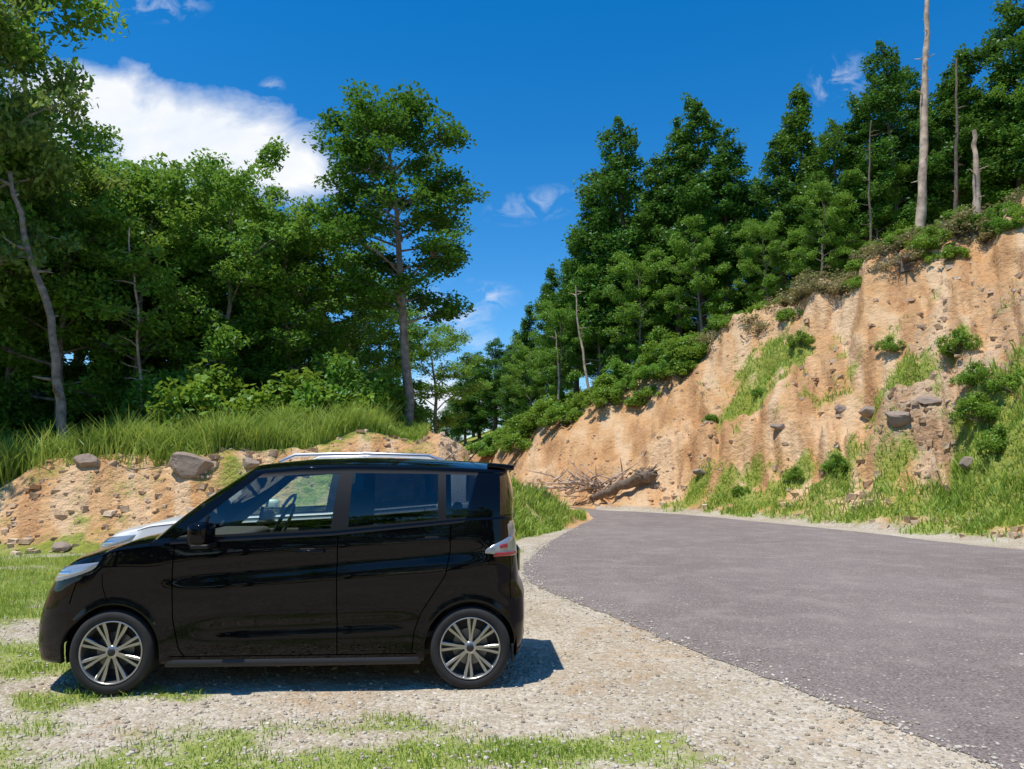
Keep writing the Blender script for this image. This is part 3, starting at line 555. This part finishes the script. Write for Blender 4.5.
def car(name,loc,yaw,paint,k=(1,1,1),rails=False):
    root=empty(name,loc,(0,0,yaw)); K=np.array(k,float)
    ctr=np.array([1.6975,0,0])
    def T(P,my=False):
        P=(np.asarray(P,float)-ctr)*K
        if my: P=P*np.array([1,-1,1])
        return P
    def both(mb,P,m=0,sm=True):
        V,Qd=grid(P); mb.add(T(V),Qd[:,::-1],m,.5,sm); mb.add(T(V,True),Qd,m,.5,sm)
    body=MB()
    S=[.06,.09,.12,.16,.2]+list(SC1+RA*np.cos(np.linspace(pi,0,25)))+[SC1-RA-.004,SC1+RA+.004]+list(np.linspace(.92,2.6,30))+list(SC2+RA*np.cos(np.linspace(pi,0,25)))+[SC2-RA-.004,SC2+RA+.004,3.32,3.34,3.355,3.36]
    S=np.array(sorted(S)); S=S[np.concatenate([[True],np.diff(S)>.0008])]
    q=np.concatenate([q_fy(np.linspace(0,.5,8))[:-1],q_s(S),q_ry(np.linspace(.56,0,8))[1:]])
    s0=np.interp(q,PL,PLAN[:,0]); y0=np.interp(q,PL,PLAN[:,1])
    zb=np.full(len(q),.20)
    for sc in (SC1,SC2):
        inn=(np.abs(s0-sc)<=RA+1e-6)&(y0>.5); zb=np.where(inn,np.maximum(.2,WZ+np.sqrt(np.clip(RA**2-(s0-sc)**2,0,None))),zb)
    zt=ztop(s0); t=np.linspace(0,1,34)[None,:]; Zg=zb[:,None]*(1-t)+zt[:,None]*t
    G=surf(np.repeat(q[:,None],34,1),Zg); both(body,G)
    E=G[:,0]; inner=E.copy(); inner[:,1]=np.maximum(E[:,1]-.05,0); both(body,np.stack([E,inner],1),1)
    hi=np.nonzero(s0<=.86)[0]; top=G[:,-1]
    w=np.linspace(1,0,12); HP=[]
    for i in hi:
        p=top[i]; HP.append([[p[0],p[1]*u,p[2]+(.055*(1-u*u)**.8)*min(1,(p[1]/.5))*1.0] for u in w])
    both(body,np.array(HP))
    cols=[];seg=[]
    cB=surf(q_s(.76),ztop(.76))
    for v in np.linspace(0,1,9):
        cols.append(((.64+(cB[0]-.64)*v*v,cB[1]*v,1.0+.02*(1-v*v)),(1.33+.09*v*v,.585*v))); seg.append('ws')
    seg[-1]='body'
    side=[(.90,1.50,'fg')]+[(.90+(1.985-.90)*a_,1.50+(2.035-1.50)*a_,'fg') for a_ in np.linspace(.12,.88,7)]+[(1.985,2.035,'body'),(2.11,2.125,'rg')]+[(2.11+.63*a_,2.125+.61*a_,'rg') for a_ in (.2,.4,.6,.8)]+[(2.74,2.735,'body'),(2.80,2.79,'rg'),(2.87,2.90,'rg'),(2.935,3.03,'body'),(3.05,3.10,'body'),(3.15,3.15,'body'),(3.24,3.185,'bg'),(3.31,3.205,'bg')]
    def yr(s): return np.interp(s,[1.4,1.8,2.6,3.1,3.25],[.585,.605,.6,.58,.55])
    for sb,st,ty in side:
        B=surf(q_s(sb),ztop(sb)); cols.append((tuple(B),(st,float(yr(st))-(.03 if st>3.19 else 0)))); seg.append(ty)
    for v in (.93,.75,.5,.25,0):
        yv=.56*v; B=surf(q_ry(yv),ztop(3.36)); cols.append((tuple(B),(3.225+.03*(1-v*v),.52*v))); seg.append('bg')
    tr=np.array([0,.012,.05,.085,.2,.35,.5,.65,.8,.9,.93,.97,1.0])
    def rz(s,y): return float(roofedge(s))+.075*(1-min(1,(y/.6)**2))**1.0
    GP=np.zeros((len(cols),len(tr),3))
    for i,(B,(tx,ty)) in enumerate(cols):
        B=np.array(B); Tp=np.array([tx,ty,rz(tx,ty)])
        for j,u in enumerate(tr):
            p=B*(1-u)+Tp*u; nb=.022*sin(pi*u)
            if i<8: p[0]-=nb*.8; p[2]+=nb*.6
            elif i>=len(cols)-5: p[0]+=nb
            else: p[1]+=nb
            if 0<u<1 and i>=8: p[1]-=.010*(p[1]>.3)
            GP[i,j]=p
    glass=MB()
    for i in range(len(cols)-1):
        ty=seg[i]
        for j in range(len(tr)-1):
            P=GP[i:i+2,j:j+2]; isg=ty!='body' and 3<=j<=8
            if ty=='ws': isg=2<=j<=9
            tgt=glass if isg else body
            V,Qd=grid(P); m=(0 if ty in('fg','ws') else (2 if ty=='bg' else 1)) if isg else (1 if (17<=i<=23 or ty in('fg','rg')) and j in(2,3,4,5,6,7,8,9,10) else 0)
            tgt.add(T(V),Qd[:,::-1],m,.5,True); tgt.add(T(V,True),Qd,m,.5,True)
    RPts=GP[:,-1]; w=np.linspace(1,0,10); RP=np.array([[[p[0],p[1]*u,rz(p[0],p[1]*u)] for u in w] for p in RPts]); both(body,RP)
    def finish(mb,nm,mats):
        ob=mb.out(nm,mats,parent=root); bm=bmesh.new(); bm.from_mesh(ob.data); bmesh.ops.remove_doubles(bm,verts=bm.verts,dist=.0006); bmesh.ops.dissolve_degenerate(bm,edges=bm.edges,dist=.0002)
        bmesh.ops.recalc_face_normals(bm,faces=bm.faces); bm.to_mesh(ob.data); bm.free()
        return ob
    finish(body,'body_shell',[paint,M_plas]); finish(glass,'windows',[M_gl,M_gd,M_gd])
    det=MB()
    def patch(qa,qb,zl,zh,off,m,nq=14,nz=6):
        u=np.linspace(0,1,nq)[:,None]*np.ones((1,nz)); v=np.ones((nq,1))*np.linspace(0,1,nz)[None]
        qq=qa+(qb-qa)*u; zz=zl(u)*(1-v)+zh(u)*v; e=1e-3
        P=surf(qq,zz); n_=-np.cross(surf(qq+e,zz)-surf(qq-e,zz),surf(qq,zz+e)-surf(qq,zz-e)); n_/=np.linalg.norm(n_,axis=-1)[...,None]+1e-12
        edge=np.minimum(np.minimum(u,1-u)*nq,np.minimum(v,1-v)*nz); o_=np.where(edge<.5,-.002,off)[...,None]
        both(det,P+n_*o_,m)
    def strip(pts,wd=.007,off=.0015,m=0):
        pts=np.array(pts,float); d=np.concatenate([[0],np.cumsum(np.linalg.norm(np.diff(pts,axis=0),axis=1))]); n_=max(6,int(d[-1]/.03)); u=np.linspace(0,d[-1],n_)
        s_=np.interp(u,d,pts[:,0]); z_=np.interp(u,d,pts[:,1]); ds=np.gradient(s_); dz=np.gradient(z_); L=np.hypot(ds,dz)+1e-9
        P=np.stack([surf(q_s(s_+dz/L*wd/2*sg),z_-ds/L*wd/2*sg)+np.array([0,off,0]) for sg in(-1,1)],1); both(det,P,m)
    c=lambda a_,b_:(lambda u:a_+(b_-a_)*u)
    strip([(.93,1.0),(.925,.8),(.945,.5),(.99,.30),(1.03,.245)]); strip([(.93,.248),(2.6,.248)],.006)
    strip([(2.045,1.055),(2.045,.8),(2.055,.5),(2.06,.25)]); strip([(2.83,1.13),(2.83,.95),(2.80,.78),(2.72,.66),(2.63,.52),(2.585,.40),(2.57,.25)])
    strip([(.245,.60),(.25,.75)],.005); strip([(3.26,.61),(3.30,.74),(3.305,.9)],.005); strip([(.50,.615),(.45,.72),(.43,.80)],.005)
    strip([(.78,.985),(.5,.95),(.3,.915)],.006)
    patch(q_fy(.36),q_s(.34),lambda u:.71+.03*u+.105*u**3,lambda u:.82+.065*u,.008,2,18,7)
    patch(q_fy(.44),q_s(.20),c(.745,.775),c(.785,.83),.013,4,10,5)
    patch(q_s(3.09),q_ry(.50),lambda u:.925-.02*np.minimum(u*2,1),lambda u:.945+.10*np.minimum(u*1.6,1)**.8,.010,2,16,7)
    patch(q_s(3.16),q_ry(.52),lambda u:.900+0*u,lambda u:.935+.0*u,.013,3,12,5)
    patch(q_s(3.20),q_s(3.30),lambda u:.95+0*u,lambda u:.985+.02*u,.0135,3,6,5)
    patch(q_s(3.30),q_ry(.46),c(1.03,1.03),c(1.15,1.15),.012,2,5,5)
    patch(q_fy(0),q_fy(.42),c(.30,.30),c(.42,.40),.004,1,8,4); patch(q_fy(0.0),q_fy(.33),c(.60,.60),c(.68,.67),.006,5,8,4)
    patch(q_s(.90),q_s(2.63),c(.175,.175),c(.228,.228),.010,6,30,4); patch(q_ry(.5),q_ry(0),c(.24,.24),c(.36,.36),.004,1,8,4)
    patch(q_s(3.315),q_ry(.3),c(.205,.205),c(.25,.25),.006,1,8,4)
    strip([(.90,1.006),(2.0,1.06),(2.8,1.134),(2.93,1.147)],.014,.004,1)
    finish(det,'panel_details',[M_gap,M_plas,M_clear,M_red,M_amber,M_sil,M_sill])
    def rbox(nm,cen,size,mat,bev=.02,rot=(0,0,0),seg=3):
        bm=bmesh.new(); bmesh.ops.create_cube(bm,size=1)
        for v in bm.verts: v.co=(v.co.x*size[0],v.co.y*size[1],v.co.z*size[2])
        bmesh.ops.bevel(bm,geom=bm.edges[:],offset=bev,segments=seg,affect='EDGES',profile=.6)
        for f in bm.faces: f.smooth=True
        m_=bpy.data.meshes.new(nm); bm.to_mesh(m_); bm.free(); m_.materials.append(mat)
        ob=bpy.data.objects.new(nm,m_); scene.collection.objects.link(ob); ob.parent=root; ob.location=T(cen); ob.rotation_euler=rot; ob.scale=tuple(K); return ob
    for sg in(-1,1):
        nm='left' if sg<0 else 'right'
        rbox('mirror_'+nm,(1.145,sg*.825,1.075),(.13,.20,.165),paint,.05,(0,0,sg*.12)); rbox('mirror_stem_'+nm,(1.13,sg*.72,1.045),(.09,.08,.05),M_plas,.015)
        rbox('mirror_base_'+nm,(1.165,sg*.828,1.0),(.12,.19,.03),M_plas,.012)
        for a_,z_,nn in ((1.86,.945,'front'),(2.72,1.02,'rear')):
            yy=float(surf(q_s(a_),z_)[1]); rbox('door_handle_%s_%s'%(nn,nm),(a_,sg*(yy+.022),z_),(.20,.022,.030),paint,.010,(0,-.03,0)); rbox('handle_recess_%s_%s'%(nn,nm),(a_-.02,sg*(yy+.002),z_-.004),(.10,.008,.052),M_plas,.003)
        B=surf(q_s(1.10),ztop(1.10)); V,Qd=tube(np.array([[1.10,sg*(B[1]-.004),B[2]],[1.135,sg*(B[1]-.035),1.19]]),np.array([.014,.014]),6); dv=MB(); dv.add(T(V),Qd,0,.5,True); dv.out('window_divider_'+nm,[M_plas],parent=root)
        for sc in(SC1,SC2):
            an=np.linspace(-.25,pi+.25,20); P=np.stack([np.stack([sc+(RA+.012)*np.cos(an),np.full(20,sg*yy2),WZ+(RA+.012)*np.sin(an)],-1) for yy2 in(.40,.66)],1)
            dv=MB(); V,Qd=grid(P); dv.add(T(V),Qd)
            ins=np.stack([P[:,0],np.broadcast_to(np.array([sc,sg*.40,WZ]),P[:,0].shape)],1); V,Qd=grid(ins); dv.add(T(V),Qd); dv.out('wheel_housing',[M_plas],parent=root)
    rbox('underbody',(1.74,0,.235),(1.72,1.30,.06),M_plas,.02); rbox('underbody_front',(.35,0,.26),(.5,.9,.08),M_plas,.02); rbox('underbody_rear',(3.05,0,.28),(.5,.9,.08),M_plas,.02)
    rbox('spoiler',(3.195,0,1.535),(.20,1.02,.038),paint,.014,(0,.10,0)); rbox('dashboard',(1.02,0,.93),(.42,1.25,.20),M_int,.05); rbox('floor',(1.9,0,.36),(2.2,1.25,.05),M_int,.02); rbox('cargo_shelf',(3.0,0,.7),(.4,1.2,.5),M_int,.03)
    for sg in(-1,1):
        rbox('front_seat_base',(1.75,sg*.33,.62),(.5,.48,.18),M_int,.06); rbox('front_seat_back',(2.02,sg*.33,.90),(.16,.48,.58),M_int,.06,(0,.16,0)); rbox('front_headrest',(2.09,sg*.33,1.27),(.09,.24,.17),M_int,.04)
        rbox('rear_seat_back',(2.80,sg*.32,.88),(.15,.55,.50),M_int,.06,(0,.2,0)); rbox('rear_headrest',(2.86,sg*.32,1.18),(.08,.24,.12),M_int,.035); rbox('door_trim',(1.9,sg*.62,.8),(1.9,.04,.42),M_int,.015)
    rbox('rear_seat_base',(2.6,0,.62),(.45,1.2,.16),M_int,.05)
    a_=np.linspace(0,2*pi,25); sw=np.stack([0*a_,.18*np.cos(a_),.18*np.sin(a_)],-1); ct,st_=cos(.45),sin(.45); sw=np.stack([sw[:,2]*st_,sw[:,1],sw[:,2]*ct],-1)+np.array([1.40,.33,1.06]); V,Qd=tube(sw,np.full(25,.016),6); dv=MB(); dv.add(T(V),Qd,0,.5,True)
    for d_ in((1.40-.17*st_,.33,1.06-.17*ct),(1.40,.50,1.06),(1.40,.16,1.06)):
        V,Qd=tube(np.array([[1.38,.33,1.05],list(d_)]),np.array([.03,.014]),6); dv.add(T(V),Qd,0,.5,True)
    dv.out('steering_wheel',[M_plas],parent=root)
    V,Qd=tube(np.array([[2.95,0,1.585],[3.02,0,1.66],[3.09,0,1.72]]),np.array([.006,.004,.003]),6); dv=MB(); dv.add(T(V),Qd,0,.5,True); dv.out('antenna',[M_plas],parent=root)
    rbox('rear_plate',(3.352,0,.82),(.012,.33,.165),M_plate,.003); rbox('front_plate',(-.16,0,.45),(.012,.33,.165),M_plate,.003)
    rbox('mudflap_rear',(3.27,-.64,.24),(.015,.16,.12),M_plas,.004)
    if rails:
        for sg in(-1,1):
            P=np.array([[1.55,sg*.53,1.585],[1.68,sg*.535,1.65],[2.3,sg*.54,1.665],[2.85,sg*.53,1.645],[3.0,sg*.52,1.575]]); V,Qd=tube(P,np.full(5,.018),8); dv=MB(); dv.add(T(V),Qd,0,.5,True); dv.out('roof_rail',[M_sil],parent=root)
    for sc in(SC1,SC2):
        for sg in(-1,1):
            wh=MB(); kz=K[2]
            def lathe(prof,m,n_=56):
                prof=np.array(prof); a_=np.linspace(0,2*pi,n_+1); P=np.stack([prof[:,0,None]*np.cos(a_),np.repeat(prof[:,1,None],n_+1,1)*1.,prof[:,0,None]*np.sin(a_)],-1); V,Qd=grid(P); wh.add(V,Qd,m,.5,True)
            lathe([(.205,.055),(.212,.072),(.225,.080),(.245,.082),(.262,.078),(.274,.066),(.2795,.05),(.281,.03),(.281,-.06),(.274,-.08),(.245,-.09),(.2,-.08)],0)
            lathe([(.211,.074),(.208,.078),(.203,.078),(.199,.070),(.195,.045),(.190,.0),(.186,-.06)],1); lathe([(.192,-.02),(.10,-.02),(.02,-.02),(.001,-.02)],2); lathe([(.125,.0),(.05,.002)],3)
            lathe([(.048,.02),(.046,.052),(.038,.060),(.028,.063),(.001,.064)],1); lathe([(.026,.0645),(.024,.068),(.001,.069)],2)
            ns=8
            for i in range(ns):
                a0=i*2*pi/ns+.2
                rs=np.linspace(.035,.202,7); ws=np.interp(rs,[.035,.09,.16,.202],[.013,.016,.030,.034]); ys=np.interp(rs,[.035,.12,.202],[.058,.060,.068])
                sec=[]
                for rr,w_,yy3 in zip(rs,ws,ys):
                    # each spoke is a pair of bright ribs with a dark groove that opens towards the rim
                    gv=w_*np.interp(rr,[.08,.20],[.0,.38]); gd=np.interp(rr,[.08,.13],[.0,.014])
                    pr=[(-w_,yy3-.030),(-w_,yy3-.004),(-w_*.85,yy3),(-gv-.001,yy3),(-gv,yy3-gd),(gv,yy3-gd),(gv+.001,yy3),(w_*.85,yy3),(w_,yy3-.004),(w_,yy3-.030)]
                    sec.append([[rr*cos(a0)-tt*sin(a0),yv,rr*sin(a0)+tt*cos(a0)] for tt,yv in pr])
                V,Qd=grid(np.array(sec)); kk=np.arange(len(Qd))%9; row=np.arange(len(Qd))//9
                mi=np.where((kk==0)|(kk==8)|(((kk>=3)&(kk<=5))&(row>=2)),2,1)
                wh.add(V,Qd[mi==1],1,.5,False); wh.add(V,Qd[mi==2],2,.5,False)
            ob=wh.out('wheel',[M_rub,M_alloy,M_rimd,M_disc],parent=root); ob.location=T((sc,sg*.650,WZ))
            ob.scale=(kz,kz*(1 if sg>0 else -1),kz); ob.rotation_euler=(0,r2.uniform(0,1),0)
    return root
yaw=math.atan2(.13,2.41)
cx,cy=(-2.71-.30)/2,(5.21+5.34)/2
off=1.76-1.6975
cxx=cx-cos(yaw)*off - sin(yaw)*.70; cyy=cy-sin(yaw)*off+cos(yaw)*.70
car('black_hatchback_car',(cxx,cyy,0),yaw,M_black)
car('white_wagon_car',(-2.22,8.2,0),rad(2.5),M_white,k=(1.16,1.12,1.01),rails=True)

# ---------------------------------------------------------------- world
w=bpy.data.worlds.new('World'); scene.world=w; w.use_nodes=True; nt=w.node_tree; nt.nodes.clear()
out=nt.nodes.new('ShaderNodeOutputWorld'); bg=N(nt,'ShaderNodeBackground',{'Strength':.15})
sky=nt.nodes.new('ShaderNodeTexSky'); sky.sky_type='NISHITA'; sky.sun_disc=False; el=math.asin(SUN[2]); sky.sun_elevation=el; sky.sun_rotation=math.atan2(SUN[0],SUN[1]); sky.altitude=600; sky.air_density=1.0; sky.dust_density=.3; sky.ozone_density=3.
hs=N(nt,'ShaderNodeHueSaturation',{'Saturation':1.42,'Value':1.15,'Color':sky.outputs[0]})
tc=N(nt,'ShaderNodeTexCoord').outputs['Generated']; sx=N(nt,'ShaderNodeSeparateXYZ',{0:tc}); X_,Y_,Z_=sx.outputs
Yc=math_(nt,'MAXIMUM',Y_,.02); U=math_(nt,'DIVIDE',X_,Yc); Vv=math_(nt,'DIVIDE',Z_,Yc); uv=N(nt,'ShaderNodeCombineXYZ',{0:U,1:math_(nt,'MULTIPLY',Vv,1.5)}).outputs[0]
nz=N(nt,'ShaderNodeTexNoise',{'Vector':uv,'Scale':6.,'Detail':8.,'Roughness':.58,'Distortion':.35}).outputs['Fac']
nz2=N(nt,'ShaderNodeTexNoise',{'Vector':uv,'Scale':19.,'Detail':6.,'Roughness':.6,'Distortion':.8}).outputs['Fac']
def blob(px,py,rx,ry,s=1.,tilt=0):
    r=ray(px,py); u0,v0=r[0]/r[1],r[2]/r[1]; du=math_(nt,'SUBTRACT',U,u0); dv=math_(nt,'SUBTRACT',Vv,v0)
    a=math_(nt,'ADD',math_(nt,'MULTIPLY',du,cos(tilt)),math_(nt,'MULTIPLY',dv,sin(tilt))); b=math_(nt,'SUBTRACT',math_(nt,'MULTIPLY',dv,cos(tilt)),math_(nt,'MULTIPLY',du,sin(tilt)))
    a=math_(nt,'DIVIDE',a,rx/F); b=math_(nt,'DIVIDE',b,ry/F); d=math_(nt,'SQRT',math_(nt,'ADD',math_(nt,'MULTIPLY',a,a),math_(nt,'MULTIPLY',b,b)))
    return math_(nt,'MULTIPLY',math_(nt,'SUBTRACT',1.,d),s)
def group(bs):
    f=None
    for bl in bs:
        o_=blob(*bl); f=o_ if f is None else math_(nt,'MAXIMUM',f,o_)
    return f
f=group([(180,140,165,62,1.1,-.12),(90,108,95,60,1.1,-.3),(255,163,95,40,1.1,-.1),(30,150,110,70,.9,0),(455,402,60,30,.9,0)])
den=math_(nt,'ADD',f,math_(nt,'MULTIPLY',math_(nt,'SUBTRACT',nz,.45),1.7)); den=mr(nt,den,.0,.62)
den=math_(nt,'MINIMUM',den,mr(nt,f,-.3,.3))
f2=group([(271,90,18,16,1.,.9),(838,80,45,30,.9,.6),(160,4,60,24,.8,0),(535,205,60,22,.75,.2),(450,318,60,44,.9,.4),(468,352,70,30,.8,0),(486,296,40,18,.8,0)])
den2=math_(nt,'MULTIPLY',mr(nt,f2,.0,.7),mr(nt,nz2,.46,.72,0,.6))
mm=math_(nt,'MAXIMUM',den,den2); mm=math_(nt,'MULTIPLY',mm,math_(nt,'GREATER_THAN',Y_,.05)); mm=math_(nt,'MULTIPLY',mm,.98)
shade=mr(nt,nz,.35,.65,0.,1.); ccol=mix(nt,shade,(5.4,5.9,6.6),(6.9,6.9,6.9))
cl=mix(nt,mm,hs.outputs[0],ccol); nt.links.new(cl,bg.inputs[0]); nt.links.new(bg.outputs[0],out.inputs[0])
L=bpy.data.lights.new('sun','SUN'); L.energy=5.0; L.angle=rad(.5); L.color=(1,.96,.88); lo=bpy.data.objects.new('sun',L); scene.collection.objects.link(lo)
lo.rotation_euler=Vector(SUN).to_track_quat('Z','Y').to_euler(); lo.location=(-10,-8,30)
cam=bpy.data.cameras.new('camera'); cam.sensor_width=36; cam.lens=F/1024*36; cam.clip_end=4000; cam.clip_start=.05
co=bpy.data.objects.new('camera',cam); scene.collection.objects.link(co); co.location=(0,0,CAMZ); co.rotation_euler=(pi/2+PITCH,0,0); scene.camera=co
